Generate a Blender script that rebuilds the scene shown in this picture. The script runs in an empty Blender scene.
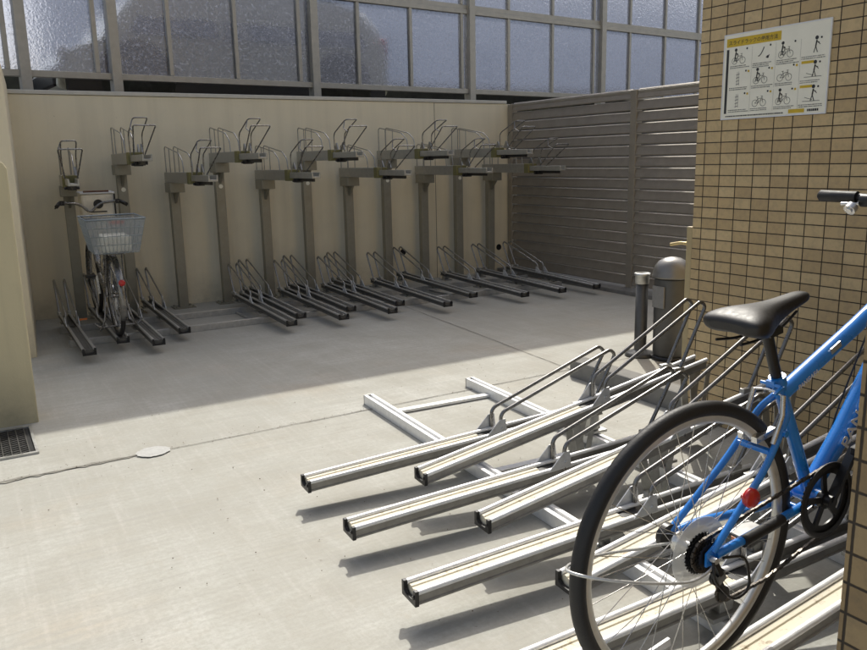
import bpy, bmesh, math, random
from mathutils import Vector, Matrix
random.seed(7)
PI = math.pi
scene = bpy.context.scene
col = scene.collection
rad = math.radians

# ------------------------------------------------------------------ node helpers
class NT:
    def __init__(s, name):
        s.m = bpy.data.materials.new(name); s.m.use_nodes = True
        s.t = s.m.node_tree; s.n = s.t.nodes
        s.b = s.n['Principled BSDF']; s.out = s.n['Material Output']
        s.tc = s.n.new('ShaderNodeTexCoord')
    def link(s, a, b): s.t.links.new(a, b)
    def node(s, typ, ins=None, **kw):
        nd = s.n.new(typ)
        for k, v in kw.items(): setattr(nd, k, v)
        for k, v in (ins or {}).items():
            if hasattr(v, 'is_output'): s.link(v, nd.inputs[k])
            else: nd.inputs[k].default_value = v
        return nd
    def math(s, op, a, b=None, c=None):
        ins = {0: a}
        if b is not None: ins[1] = b
        if c is not None: ins[2] = c
        return s.node('ShaderNodeMath', ins, operation=op).outputs[0]
    def noise(s, scale, detail=4, rough=.55, vec=None, dist=0):
        nd = s.node('ShaderNodeTexNoise', {'Scale': scale, 'Detail': detail, 'Roughness': rough, 'Distortion': dist})
        s.link(vec if vec is not None else s.tc.outputs['Object'], nd.inputs['Vector'])
        return nd.outputs['Fac']
    def mapping(s, scale=(1,1,1), loc=(0,0,0), src='Object'):
        nd = s.node('ShaderNodeMapping', {'Vector': s.tc.outputs[src], 'Scale': scale, 'Location': loc})
        return nd.outputs[0]
    def ramp(s, fac, stops, interp='LINEAR'):
        nd = s.n.new('ShaderNodeValToRGB'); s.link(fac, nd.inputs[0])
        cr = nd.color_ramp; cr.interpolation = interp
        while len(cr.elements) < len(stops): cr.elements.new(.5)
        for e, (p, c) in zip(cr.elements, stops):
            e.position = p; e.color = tuple(c) + (1,) if len(c) == 3 else c
        return nd.outputs[0]
    def mix(s, fac, a, b, blend='MIX'):
        nd = s.n.new('ShaderNodeMix'); nd.data_type = 'RGBA'; nd.blend_type = blend
        for sock, v in ((nd.inputs[0], fac), (nd.inputs[6], a), (nd.inputs[7], b)):
            if hasattr(v, 'is_output'): s.link(v, sock)
            elif isinstance(v, (int, float)): sock.default_value = v
            else: sock.default_value = tuple(v) + (1,)
        return nd.outputs[2]
    def bump(s, h, strength=.3, dist=.01):
        nd = s.node('ShaderNodeBump', {'Height': h, 'Strength': strength, 'Distance': dist})
        s.link(nd.outputs[0], s.b.inputs['Normal'])
    def set(s, **kw):
        names = {'col': 'Base Color', 'rough': 'Roughness', 'metal': 'Metallic', 'coat': 'Coat Weight', 'ior': 'IOR',
                 'spec': 'Specular IOR Level', 'trans': 'Transmission Weight', 'coatr': 'Coat Roughness'}
        for k, v in kw.items():
            sock = s.b.inputs[names[k]]
            if hasattr(v, 'is_output'): s.link(v, sock)
            elif isinstance(v, tuple): sock.default_value = v + (1,)
            else: sock.default_value = v
        return s

def rgb(r, g, b): return (r, g, b)

# ------------------------------------------------------------------ materials
M = {}
def mat_concrete():
    t = NT('floor_concrete')
    big = t.noise(.55, 5, .6); mid = t.noise(2.6, 6, .65); fine = t.noise(48, 4, .8)
    streak = t.noise(1.0, 5, .6, t.mapping((1.2, 38, 1)))
    streak2 = t.noise(1.0, 4, .6, t.mapping((30, 1.5, 1), (3, 1, 0)))
    c = t.ramp(big, [(.28, (.37, .367, .33)), (.5, (.47, .47, .427)), (.72, (.56, .562, .52))])
    c = t.mix(t.ramp(mid, [(.38, (0,0,0)), (.68, (.75,)*3)]), c, (.38, .362, .31))
    warm = t.noise(1.3, 4, .6, t.mapping((1,1,1), (7,3,0)))
    c = t.mix(t.ramp(warm, [(.55, (0,0,0)), (.75, (.5,)*3)]), c, (.46, .39, .30))
    c = t.mix(t.ramp(streak, [(.42, (0,0,0)), (.72, (.75,)*3)]), c, (.38, .37, .335))
    c = t.mix(t.ramp(streak2, [(.5, (0,0,0)), (.8, (.3,.3,.3))]), c, (.64, .63, .60))
    sp = t.noise(9, 6, .8)
    c = t.mix(t.ramp(sp, [(.57, (0,0,0)), (.70, (.6,.6,.6))]), c, (.40, .365, .30))
    oil = t.noise(3.4, 3, .5, t.mapping((1,1,1), (11,4,0)))
    c = t.mix(t.ramp(oil, [(.66, (0,0,0)), (.74, (.35,)*3)]), c, (.30, .28, .24))
    dots = t.noise(38, 2, .5)
    c = t.mix(t.ramp(dots, [(.73, (0,0,0)), (.77, (.7,.7,.7))]), c, (.25, .23, .2))
    c = t.mix(t.ramp(fine, [(.35, (.6,)*3), (.58, (0,0,0))]), c, (.37, .355, .31))
    t.set(col=c, rough=t.ramp(mid, [(.3, (.72,)*3), (.7, (.9,)*3)]), spec=.35)
    h = t.math('ADD', t.math('MULTIPLY', fine, .5), t.math('MULTIPLY', streak, 1.2))
    t.bump(h, .25, .004); return t.m
M['floor'] = mat_concrete()
def mat_simple(name, c, rough=.5, metal=0, var=.12, scale=14, bump=.0, coat=0, spec=.5, stain=None):
    t = NT(name)
    nz = t.noise(scale, 5, .62)
    lo = tuple(x * (1 - var) for x in c); hi = tuple(min(1, x * (1 + var)) for x in c)
    cc = t.ramp(nz, [(.3, lo), (.7, hi)])
    if stain:
        s2 = t.noise(stain[0], 6, .75)
        cc = t.mix(t.ramp(s2, [(stain[1], (0,0,0)), (stain[1] + .1, (stain[2],)*3)]), cc, stain[3])
    t.set(col=cc, rough=t.ramp(nz, [(.3, (max(.02, rough*.85),)*3), (.7, (min(1, rough*1.15),)*3)]), metal=metal, coat=coat, spec=spec)
    if bump: t.bump(t.noise(scale * 6, 3, .6), bump, .003)
    return t.m
def mat_wall(name, c):
    t = NT(name)
    big = t.noise(.7, 4, .6); sp = t.noise(26, 2, .5); grit = t.noise(110, 3, .7)
    run = t.noise(1, 4, .6, t.mapping((7, 7, .35)))
    cc = t.ramp(big, [(.3, tuple(x * .93 for x in c)), (.7, tuple(x * 1.05 for x in c))])
    cc = t.mix(t.ramp(run, [(.45, (0,0,0)), (.8, (.42,)*3)]), cc, tuple(x * .70 for x in c))
    cl = t.noise(2.2, 6, .7)
    cc = t.mix(t.ramp(cl, [(.5, (0,0,0)), (.75, (.35,)*3)]), cc, tuple(x * .78 for x in c))
    cc = t.mix(t.ramp(sp, [(.74, (0,0,0)), (.78, (.5,)*3)]), cc, tuple(x * .5 for x in c))
    zz = t.node('ShaderNodeSeparateXYZ', {0: t.tc.outputs['Object']}).outputs[2]
    low = t.node('ShaderNodeMapRange', {'Value': zz, 'From Min': .35, 'From Max': .0}).outputs[0]
    cc = t.mix(t.math('MULTIPLY', low, t.ramp(t.noise(5, 6, .75), [(.35, (.1,)*3), (.65, (.75,)*3)])), cc, tuple(x * .55 for x in c))
    t.set(col=cc, rough=.85, spec=.25); t.bump(grit, .35, .003); return t.m
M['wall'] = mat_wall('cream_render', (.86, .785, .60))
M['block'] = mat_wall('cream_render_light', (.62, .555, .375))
M['coping'] = mat_simple('wall_coping', (.62, .60, .54), .6, var=.06)
M['dark_wall'] = mat_simple('gap_backing_dark', (.05, .052, .045), .9, 0, .5, 6)
M['facade'] = mat_simple('backdrop_facade', (.90, .92, .97), .8, 0, .06, .4)
M['facade_window'] = mat_simple('backdrop_window', (.6, .64, .70), .3, 0, .05, .4)
M['terrace'] = mat_simple('terrace_asphalt', (.06, .06, .06), .9, var=.3, scale=40, bump=.3)

def mat_tile(k=1.0):
    t = NT('brown_wall_tile')
    PY, PZ = .1045, .0577
    sep = t.node('ShaderNodeSeparateXYZ', {0: t.tc.outputs['Object']})
    x, y, z = sep.outputs
    # works on X faces (use y) and on Y faces (use x)
    geo = t.n.new('ShaderNodeNewGeometry')
    ns = t.node('ShaderNodeSeparateXYZ', {0: geo.outputs['True Normal']})
    isx = t.math('GREATER_THAN', t.math('ABSOLUTE', ns.outputs[0]), .5)
    u = t.math('ADD', t.math('MULTIPLY', y, isx), t.math('MULTIPLY', x, t.math('SUBTRACT', 1.0, isx)))
    ud = t.math('DIVIDE', u, PY); zd = t.math('DIVIDE', z, PZ)
    fu = t.math('FRACT', ud); fz = t.math('FRACT', zd)
    du = t.math('MULTIPLY', t.math('MINIMUM', fu, t.math('SUBTRACT', 1.0, fu)), PY)
    dz = t.math('MULTIPLY', t.math('MINIMUM', fz, t.math('SUBTRACT', 1.0, fz)), PZ)
    d = t.math('MINIMUM', du, dz)
    d = t.math('ADD', d, t.math('MULTIPLY', t.math('SUBTRACT', t.noise(90, 2, .5), .5), .0012))
    tile = t.node('ShaderNodeMapRange', {'Value': d, 'From Min': .0017, 'From Max': .0032}).outputs[0]
    cell = t.node('ShaderNodeCombineXYZ', {0: t.math('FLOOR', ud), 1: t.math('FLOOR', zd), 2: isx}).outputs[0]
    wn = t.node('ShaderNodeTexWhiteNoise', {'Vector': cell})
    tc = t.ramp(wn.outputs['Value'], [(0, (.50, .365, .19)), (.35, (.56, .41, .215)), (.7, (.62, .465, .25)), (1, (.66, .505, .28))])
    nz = t.noise(30, 5, .7)
    tc = t.mix(t.ramp(nz, [(.45, (0,0,0)), (.8, (.5,)*3)]), tc, (.25, .20, .14))
    big = t.noise(1.1, 3, .5)
    tc = t.mix(t.ramp(big, [(.4, (0,0,0)), (.75, (.3,)*3)]), tc, (.24, .19, .125))
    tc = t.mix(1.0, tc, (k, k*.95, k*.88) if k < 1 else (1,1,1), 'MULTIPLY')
    c = t.mix(tile, (.045, .036, .026), tc)
    t.set(col=c, rough=t.math('SUBTRACT', .85, t.math('MULTIPLY', tile, .4)), spec=.4)
    h = t.math('ADD', tile, t.math('MULTIPLY', nz, .12))
    h = t.math('ADD', h, t.math('MULTIPLY', wn.outputs['Value'], .12))
    t.bump(h, .8, .004); return t.m
M['tile'] = mat_tile(); M['tile_shaded'] = mat_tile(.48)  # second copy is the same tile with extra shade put into the colour
M['fence'] = mat_simple('louvre_brown', (.30, .268, .222), .45, .25, .1, 9, spec=.4)
M['fence_post'] = mat_simple('louvre_post_brown', (.32, .29, .24), .45, .25, .1, 9)
M['alu_dark'] = mat_simple('screen_aluminium', (.44, .42, .375), .45, .3, .1, 12)
M['galv'] = mat_simple('galvanised_steel', (.50, .50, .485), .42, .85, .18, 25)
M['post_metal'] = mat_simple('upper_rack_metal', (.30, .287, .235), .42, .35, .10, 12)
M['beam_metal'] = mat_simple('upper_tray_metal', (.40, .39, .35), .40, .4, .12, 18)
M['wire'] = mat_simple('guard_steel', (.24, .235, .225), .28, .85, .15, 30)
M['wire_dark'] = mat_simple('guard_steel_dark', (.34, .335, .32), .32, .8, .15, 30)
M['alu'] = mat_simple('tray_aluminium', (.88, .88, .87), .38, .25, .08, 30)  # bright diffuse tone puts the sun highlight into the colour
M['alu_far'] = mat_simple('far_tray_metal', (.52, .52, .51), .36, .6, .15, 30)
M['alu_shaded'] = mat_simple('tray_metal_shaded', (.30, .29, .27), .45, .55, .2, 20)  # same aluminium as the lips, side shade put into the colour
M['far_shaded'] = mat_simple('far_tray_metal_shaded', (.13, .13, .125), .45, .5, .2, 20)  # far tray metal again, darkened to put the side shade in the colour
M['bracket_metal'] = mat_simple('bracket_zinc', (.66, .67, .68), .38, .35, .12, 30)
M['cream'] = mat_simple('tray_liner_cream', (.78, .71, .55), .65, 0, .08, 12, stain=(26, .57, .8, (.36, .27, .16)))
M['rubber'] = mat_simple('black_rubber', (.014, .014, .015), .55, 0, .2, 30, bump=.2)
M['black'] = mat_simple('black_plastic', (.012, .012, .013), .38, 0, .2, 30)
M['leather'] = mat_simple('saddle_vinyl', (.008, .008, .009), .5, 0, .3, 60, bump=.12, spec=.6)
M['blue'] = mat_simple('blue_paint', (.016, .235, .76), .28, .0, .10, 9, coat=.7)
M['silver'] = mat_simple('silver_alloy', (.72, .72, .71), .28, .9, .08, 40)
M['rim'] = mat_simple('rim_alloy', (.70, .69, .65), .35, .7, .06, 40)
M['chrome'] = mat_simple('bicycle_chrome', (.55, .55, .54), .2, 1, .05, 30)
M['chain'] = mat_simple('chain_steel', (.10, .09, .08), .4, .9, .3, 300)
M['red'] = mat_simple('red_reflector', (.5, .012, .012), .18, 0, .1, 200, coat=.6)
M['amber'] = mat_simple('amber_reflector', (.6, .16, .02), .2, 0, .1, 200, coat=.6)
M['white'] = mat_simple('white_print', (.75, .76, .78), .4, 0, .04, 40)
M['sign_white'] = mat_simple('sign_white', (.88, .86, .74), .35, 0, .04, 8)
M['ink'] = mat_simple('black_ink', (.03, .03, .03), .5, 0, .1, 30)
M['ink_grey'] = mat_simple('grey_ink', (.22, .22, .22), .5, 0, .1, 30)
M['yellow'] = mat_simple('yellow_print', (.62, .43, .03), .45, 0, .08, 30)
M['ash'] = mat_simple('ashtray_grey', (.10, .10, .098), .42, .4, .12, 12)
M['dome'] = mat_simple('ashtray_dome', (.22, .215, .205), .38, .6, .1, 14)
M['kerb'] = mat_wall('kerb_concrete', (.27, .265, .25))
M['gate'] = mat_simple('gate_cream', (.45, .36, .2), .5, 0, .08, 12)
M['brass'] = mat_simple('brass_lever', (.58, .45, .22), .3, .8, .1, 20)
M['iron'] = mat_simple('grate_iron', (.085, .082, .078), .5, .6, .3, 40)
M['pit'] = mat_simple('grate_pit', (.012, .012, .012), .9)
M['joint'] = mat_simple('joint_dark', (.13, .12, .105), .9, 0, .4, 18)
M['patch'] = mat_simple('mortar_patch', (.52, .52, .50), .9, 0, .12, 60, bump=.6)
M['van'] = mat_simple('van_silver', (.93, .95, .83), .35, .0, .03, 5)
M['vanglass'] = mat_simple('van_window', (.16, .17, .17), .1, .2, .05, 5)
M['tyre'] = mat_simple('van_tyre', (.012, .012, .012), .8)
M['weed'] = mat_simple('dry_weeds', (.085, .09, .045), .8, 0, .5, 30)
M['bag'] = mat_simple('cream_bag', (.85, .80, .68), .7, 0, .1, 20)
M['brown'] = mat_simple('brown_trim', (.14, .055, .03), .5)
M['lockwire'] = mat_simple('clear_coated_wire', (.62, .62, .60), .25, .3, .05, 30)
M['yellow_cap'] = mat_simple('faded_cap', (.20, .185, .075), .6)
M['basket'] = mat_simple('grey_basket_wire', (.26, .30, .33), .4, .3, .1, 20)
def mat_basket_panel():
    t = NT('basket_translucent_panel')
    tr = t.n.new('ShaderNodeBsdfTransparent'); mx = t.n.new('ShaderNodeMixShader')
    t.set(col=(.42, .46, .49), rough=.35)
    mx.inputs[0].default_value = .42
    t.link(tr.outputs[0], mx.inputs[1]); t.link(t.b.outputs[0], mx.inputs[2]); t.link(mx.outputs[0], t.out.inputs[0]); return t.m
M['basket_panel'] = mat_basket_panel()
def mat_frost():
    t = NT('frosted_glass')
    v = t.node('ShaderNodeTexVoronoi', {'Vector': t.tc.outputs['Object'], 'Scale': 40.0})
    nz = t.noise(34, 3, .7)
    h = t.math('ADD', v.outputs['Distance'], t.math('MULTIPLY', nz, .6))
    bp = t.node('ShaderNodeBump', {'Height': h, 'Strength': .5, 'Distance': .004})
    g = t.node('ShaderNodeBsdfGlass', {'Color': (.88, .90, .96, 1), 'Roughness': .10, 'IOR': 1.45, 'Normal': bp.outputs[0]})
    tl = t.node('ShaderNodeBsdfTranslucent', {'Color': (.52, .55, .66, 1)})
    spark = t.ramp(nz, [(.3, (.10,)*3), (.55, (.15,)*3), (.70, (.38,)*3)])
    mx = t.node('ShaderNodeMixShader', {0: spark})
    t.link(g.outputs[0], mx.inputs[1]); t.link(tl.outputs[0], mx.inputs[2])
    t.link(mx.outputs[0], t.out.inputs[0]); return t.m
M['frost'] = mat_frost()

# ------------------------------------------------------------------ mesh builder
class MB:
    def __init__(s): s.v = []; s.f = []; s.sm = []
    def add(s, vs, fs, smooth=False):
        o = len(s.v); s.v += [tuple(v) for v in vs]
        for f in fs: s.f.append(tuple(i + o for i in f)); s.sm.append(smooth)
        return s
    def box(s, a, b, mat=None):
        x0, y0, z0 = a; x1, y1, z1 = b
        vs = [(x0,y0,z0),(x1,y0,z0),(x1,y1,z0),(x0,y1,z0),(x0,y0,z1),(x1,y0,z1),(x1,y1,z1),(x0,y1,z1)]
        if mat is not None: vs = [mat @ Vector(v) for v in vs]
        return s.add(vs, [(0,3,2,1),(4,5,6,7),(0,1,5,4),(1,2,6,5),(2,3,7,6),(3,0,4,7)])
    def bar(s, p, q, w, h, up=(0,0,1)):
        p, q = Vector(p), Vector(q); d = (q - p).normalized(); u = Vector(up)
        r = d.cross(u)
        if r.length < 1e-4: r = d.cross(Vector((1,0,0)))
        r.normalize(); u = r.cross(d)
        vs = []
        for c in (p, q):
            for a, b in ((-1,-1),(1,-1),(1,1),(-1,1)): vs.append(c + r*(a*w/2) + u*(b*h/2))
        return s.add(vs, [(0,1,2,3),(7,6,5,4),(0,4,5,1),(1,5,6,2),(2,6,7,3),(3,7,4,0)])
    def tube(s, pts, r, n=8, closed=False, caps=True):
        P = [Vector(p) for p in pts]; k = len(P)
        rs = r if isinstance(r, (list, tuple)) else [r] * k
        vs = []; prev = None
        for i in range(k):
            if closed: d = (P[(i+1) % k] - P[i-1])
            else: d = (P[min(i+1, k-1)] - P[max(i-1, 0)])
            d.normalize()
            if prev is None:
                a = Vector((0,0,1)) if abs(d.z) < .9 else Vector((1,0,0))
                u = (a - d * a.dot(d)).normalized()
            else:
                u = prev - d * prev.dot(d)
                u.normalize()
            prev = u; w = d.cross(u)
            for j in range(n):
                a = 2*PI*j/n; vs.append(P[i] + (u*math.cos(a) + w*math.sin(a)) * rs[i])
        fs = []
        for i in range(k if closed else k-1):
            i2 = (i+1) % k
            for j in range(n):
                j2 = (j+1) % n; fs.append((i*n+j, i*n+j2, i2*n+j2, i2*n+j))
        s.add(vs, fs, True)
        if caps and not closed:
            s.add(vs[:n], [tuple(range(n))[::-1]]); s.add(vs[-n:], [tuple(range(n))])
        return s
    def cyl(s, p, q, r, n=16, r2=None):
        return s.tube([p, q], [r, r if r2 is None else r2], n)
    def lathe(s, prof, n=32, c=(0,0,0), axis='z'):
        vs = []
        for (r, h) in prof:
            for j in range(n):
                a = 2*PI*j/n; x, y = r*math.cos(a), r*math.sin(a)
                p = {'z': (x, y, h), 'y': (x, h, y), 'x': (h, x, y)}[axis]
                vs.append((p[0]+c[0], p[1]+c[1], p[2]+c[2]))
        fs = []
        for i in range(len(prof)-1):
            for j in range(n): fs.append((i*n+j, i*n+(j+1) % n, (i+1)*n+(j+1) % n, (i+1)*n+j))
        return s.add(vs, fs, True)
    def torus(s, c, R, r, axis='y', n=64, m=10, squash=1):
        vs = []
        for i in range(n):
            a = 2*PI*i/n
            for j in range(m):
                b = 2*PI*j/m; rr = R + r*math.cos(b); h = r*squash*math.sin(b)
                p = (rr*math.cos(a), h, rr*math.sin(a)) if axis == 'y' else (rr*math.cos(a), rr*math.sin(a), h)
                vs.append((p[0]+c[0], p[1]+c[1], p[2]+c[2]))
        fs = []
        for i in range(n):
            for j in range(m): fs.append((i*m+j, ((i+1)%n)*m+j, ((i+1)%n)*m+(j+1)%m, i*m+(j+1)%m))
        return s.add(vs, fs, True)
    def prism(s, poly, f0, f1, tri=False):
        """poly: 2D points; f0/f1 map a 2D point to a 3D point at either end"""
        n = len(poly); vs = [f0(*p) for p in poly] + [f1(*p) for p in poly]
        fs = [(i, (i+1) % n, n+(i+1) % n, n+i) for i in range(n)]
        fs += [tuple(range(n))[::-1], tuple(range(n, 2*n))]
        return s.add(vs, fs)
    def loft(s, rings, smooth=True, caps=True, closed=True):
        n = len(rings[0]); vs = [p for r in rings for p in r]; fs = []
        for i in range(len(rings)-1):
            for j in range(n if closed else n-1): fs.append((i*n+j, i*n+(j+1)%n, (i+1)*n+(j+1)%n, (i+1)*n+j))
        s.add(vs, fs, smooth)
        if caps: s.add(rings[0], [tuple(range(n))[::-1]]); s.add(rings[-1], [tuple(range(n))])
        return s
    def build(s, name, mat, parent=None, bevel=0, loc=None, merge=True):
        me = bpy.data.meshes.new(name); me.from_pydata(s.v, [], s.f)
        for p, q in zip(me.polygons, s.sm): p.use_smooth = q
        bm = bmesh.new(); bm.from_mesh(me)
        bmesh.ops.recalc_face_normals(bm, faces=bm.faces)
        bm.to_mesh(me); bm.free()
        me.materials.append(mat if not isinstance(mat, str) else M[mat])
        o = bpy.data.objects.new(name, me); col.objects.link(o)
        if parent: o.parent = parent
        if loc: o.location = loc
        if bevel:
            b = o.modifiers.new('bevel', 'BEVEL'); b.width = bevel; b.segments = 2; b.limit_method = 'ANGLE'; b.angle_limit = rad(40)
        return o

def tag(o, label=None, cat=None, group=None, kind=None):
    if label: o['label'] = label
    if cat: o['category'] = cat
    if group: o['group'] = group
    if kind: o['kind'] = kind
    return o
def thing(name, label, cat, loc=(0,0,0), rot=(0,0,0), group=None):
    o = bpy.data.objects.new(name, None); o.empty_display_size = .2; col.objects.link(o)
    o.location = loc; o.rotation_euler = rot
    return tag(o, label, cat, group)
KIDS = {}
def copy_tree(o, parent=None):
    c = o.copy(); col.objects.link(c)
    if parent: c.parent = parent
    for ch in list(o.children): copy_tree(ch, c)
    return c
def bend(pts, r=.03, n=5):
    """round the inner corners of a polyline"""
    P = [Vector(p) for p in pts]; out = [P[0]]
    for i in range(1, len(P)-1):
        a = (P[i-1]-P[i]); b = (P[i+1]-P[i]); rr = min(r, a.length*.45, b.length*.45)
        A = P[i] + a.normalized()*rr; B = P[i] + b.normalized()*rr
        for k in range(n+1):
            t = k/n; out.append(A*(1-t)**2 + P[i]*2*t*(1-t) + B*t*t)
    out.append(P[-1]); return out

# ------------------------------------------------------------------ camera
H = 1.5
def cam_axes(yaw, pitch, roll):
    c, s = math.cos, math.sin
    f = Vector((s(yaw)*c(pitch), c(yaw)*c(pitch), -s(pitch))); r = Vector((c(yaw), -s(yaw), 0)); u = r.cross(f)
    return r*c(roll)+u*s(roll), u*c(roll)-r*s(roll), f
R_, U_, F_ = cam_axes(rad(30.657), rad(11.777), rad(-1.186))
cd = bpy.data.cameras.new('camera'); cam = bpy.data.objects.new('camera', cd); col.objects.link(cam)
mw = Matrix((( R_.x, U_.x, -F_.x, 0), (R_.y, U_.y, -F_.y, 0), (R_.z, U_.z, -F_.z, H), (0,0,0,1)))
cam.matrix_world = mw
cd.sensor_width = 36; cd.lens = 794.4/867*36; cd.clip_start = .05; cd.clip_end = 2000
scene.camera = cam

# ------------------------------------------------------------------ light
SUN_AZ, SUN_EL = rad(35), rad(47)       # azimuth from +Y towards +X
w = bpy.data.worlds.new('World'); scene.world = w; w.use_nodes = True
wt = w.node_tree; bg = wt.nodes['Background']
sky = wt.nodes.new('ShaderNodeTexSky'); sky.sky_type = 'NISHITA'; sky.sun_disc = False
sky.sun_elevation = SUN_EL; sky.sun_rotation = SUN_AZ; sky.air_density = 1.0; sky.dust_density = 5.5; sky.ozone_density = 1.0
hs = wt.nodes.new('ShaderNodeHueSaturation'); hs.inputs['Saturation'].default_value = .62; wt.links.new(sky.outputs[0], hs.inputs['Color']); wt.links.new(hs.outputs[0], bg.inputs[0]); bg.inputs[1].default_value = .172
sd = bpy.data.lights.new('sun', 'SUN'); sd.energy = 3.35; sd.angle = rad(.5); sd.color = (1, .965, .87)
sun = bpy.data.objects.new('sun', sd); col.objects.link(sun)
S = Vector((math.sin(SUN_AZ)*math.cos(SUN_EL), math.cos(SUN_AZ)*math.cos(SUN_EL), math.sin(SUN_EL)))
sun.rotation_euler = S.to_track_quat('Z', 'Y').to_euler(); sun.location = S*20

# ------------------------------------------------------------------ setting
g = MB().add([(-300,-300,0),(300,-300,0),(300,300,0),(-300,300,0)], [(0,1,2,3)]).build('ground', 'floor')
tag(g, 'pale weathered concrete floor of the bicycle parking yard', kind='structure')
def strip(name, p, q, wd, mat, z=.004, n=40, wob=.003):
    p, q = Vector(p), Vector(q); d = (q-p); L = d.length; d.normalize(); nrm = Vector((-d.y, d.x))
    vs = []; 
    for i in range(n+1):
        c = p + d*(L*i/n); a = wd/2*(1+random.uniform(-.35,.35)); b = random.uniform(-wob, wob)
        vs += [(c.x+nrm.x*(a+b), c.y+nrm.y*(a+b), z), (c.x-nrm.x*(a-b), c.y-nrm.y*(a-b), z)]
    m = MB().add(vs, [(2*i, 2*i+1, 2*i+3, 2*i+2) for i in range(n)])
    return tag(m.build(name, mat), kind='structure')
strip('floor_joint', (-6, 4.15), (12, 4.33), .007, 'joint', n=160)
strip('floor_joint', (3.60, 3.6), (4.04, 8.7), .006, 'joint', n=60)
strip('floor_joint', (-1.5, 4.185), (.66, 4.225), .03, mat_simple('joint_dirt', (.30, .29, .25), .9, 0, .3, 20), z=.0035, n=60, wob=.012)
pv = []
for i in range(40):
    a = 2*PI*i/40; r = 1+random.uniform(-.06,.06); pv.append((.75+.088*r*math.cos(a), 4.22+.075*r*math.sin(a), .007))
tag(MB().add(pv, [tuple(range(40))]).build('mortar_patch', 'patch'), kind='structure')

gr = MB()
for i in range(420):
    if i < 120: x, y = random.uniform(-.5,3.4), 4.24+random.gauss(0,.02)
    else: x, y = random.uniform(-.6,3.4), random.uniform(1.6,5.0)
    r = random.uniform(.0015,.0045); a0 = random.uniform(0,6)
    gr.add([(x+r*random.uniform(.5,1.4)*math.cos(a0+k*1.257), y+r*random.uniform(.5,1.4)*math.sin(a0+k*1.257), .0045+.002*(k % 2)) for k in range(5)], [(0,1,2,3,4)])
tag(gr.build('grit', mat_simple('grit_brown', (.16, .13, .09), .9, 0, .5, 8)), 'fine brown grit and leaf bits scattered over the sunlit concrete', kind='stuff')
# boundary wall
bw = thing('boundary_wall', 'long cream rendered wall behind the two-tier bicycle racks', 'wall', (0,8.757,0))
bwm = MB().box((.2,0,-.05),(6.46,.2,2.19)).build('wall_body', 'wall', bw, .008)
MB().box((.18,-.012,2.192),(6.37,.212,2.232)).build('coping', 'coping', bw, .006)
for x, z in ((4.767,.368),(6.24,.323)):
    MB().cyl((x,-.004,z),(x,.03,z),.04,20).build('weep_hole', 'pit', bw)
MB().box((5.262,-.0025,0),(5.268,.01,2.185)).build('wall_joint', 'joint', bw)
for px in (.9,1.5,2.1,2.7,3.3,3.9,4.5,5.0,5.6):
    pass
# left side wall
lw = MB()
lw.prism([(.56,8.757),(.4255,7.0),(.0,7.0),(.16,8.957)], lambda x,y:(x,y,-.05), lambda x,y:(x,y,2.28))
tag(lw.build('side_wall', 'wall', None, .01), 'tall cream side wall at the left end meeting the long rear wall', 'wall')
# low wall end in front
lb = MB().prism([(-1.6,-.05),(.279,-.05),(.279,1.50),(.262,1.53),(.22,1.555),(-1.6,1.60)], lambda x,z:(x,5.15,z), lambda x,z:(x+.01,5.37,z))
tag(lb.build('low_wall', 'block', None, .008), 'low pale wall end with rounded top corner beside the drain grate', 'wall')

# terrace behind the wall
tm = MB().box((-60,8.98,-.05),(80,70,2.12)).build('upper_ground', 'terrace'); tag(tm, 'dark paved upper ground behind the rear wall', kind='structure')
# retained edge under the screen is the terrace itself

# drain grate
dg = thing('drain_grate', 'steel drain grating in the floor beside the low wall', 'drain grate', (0,0,0))
MB().box((-.55,4.57,-.02),(.215,5.06,.003)).build('pit', 'pit', dg)
fm = MB().box((-.55,4.555,-.02),(.23,4.575,.012)).box((-.55,5.055,-.02),(.23,5.075,.012)).box((.215,4.5755,-.02),(.23,5.0545,.0115))
fm.build('frame', 'galv', dg)
bm_ = MB()
x = -.53
while x < .205:
    bm_.box((x,4.576,-.015),(x+.006,5.054,.009)); x += .042
y = 4.60
while y < 5.04:
    for k in range(18):
        xx = -.53 + .042*k
        if xx+.04 < .22: bm_.bar((xx+.007, y, .003),(xx+.041, y+.012, .003), .008, .01)
    y += .036
bm_.build('bars', 'iron', dg)

# tiled building and pillar
tb = MB().box((3.53,-7,-.05),(5.7,3.089,7)).build('tiled_building', 'tile'); tag(tb, 'brown tiled building wall carrying the instruction sign', 'building')
tp = MB().box((1.276,-.6,-.05),(1.8,.742,4.5)).build('tiled_pillar', 'tile_shaded'); tag(tp, 'brown tiled pillar corner close in front of the blue bicycle', 'pillar')
kb = MB().box((3.533,3.092,-.02),(3.68,4.12,.12)).build('kerb_block', 'kerb', None, .012); tag(kb, 'low concrete kerb running on from the foot of the tiled wall', 'kerb')

# gate leaf with lever at the building corner
gt = thing('side_gate', 'low cream gate edge with brass lever at the tiled wall corner', 'gate', (3.535,3.09,0))
MB().box((0,.004,.16),(.75,.045,1.1)).build('leaf', 'gate', gt, .004)
hd = MB().tube(bend([(.03,.045,1.0),(.03,.115,1.0),(.03,.185,.985)],.02), .010, 10).cyl((.03,.045,1.0),(.03,.052,1.0),.024,16)
hd.build('handle', 'brass', gt)
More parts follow.
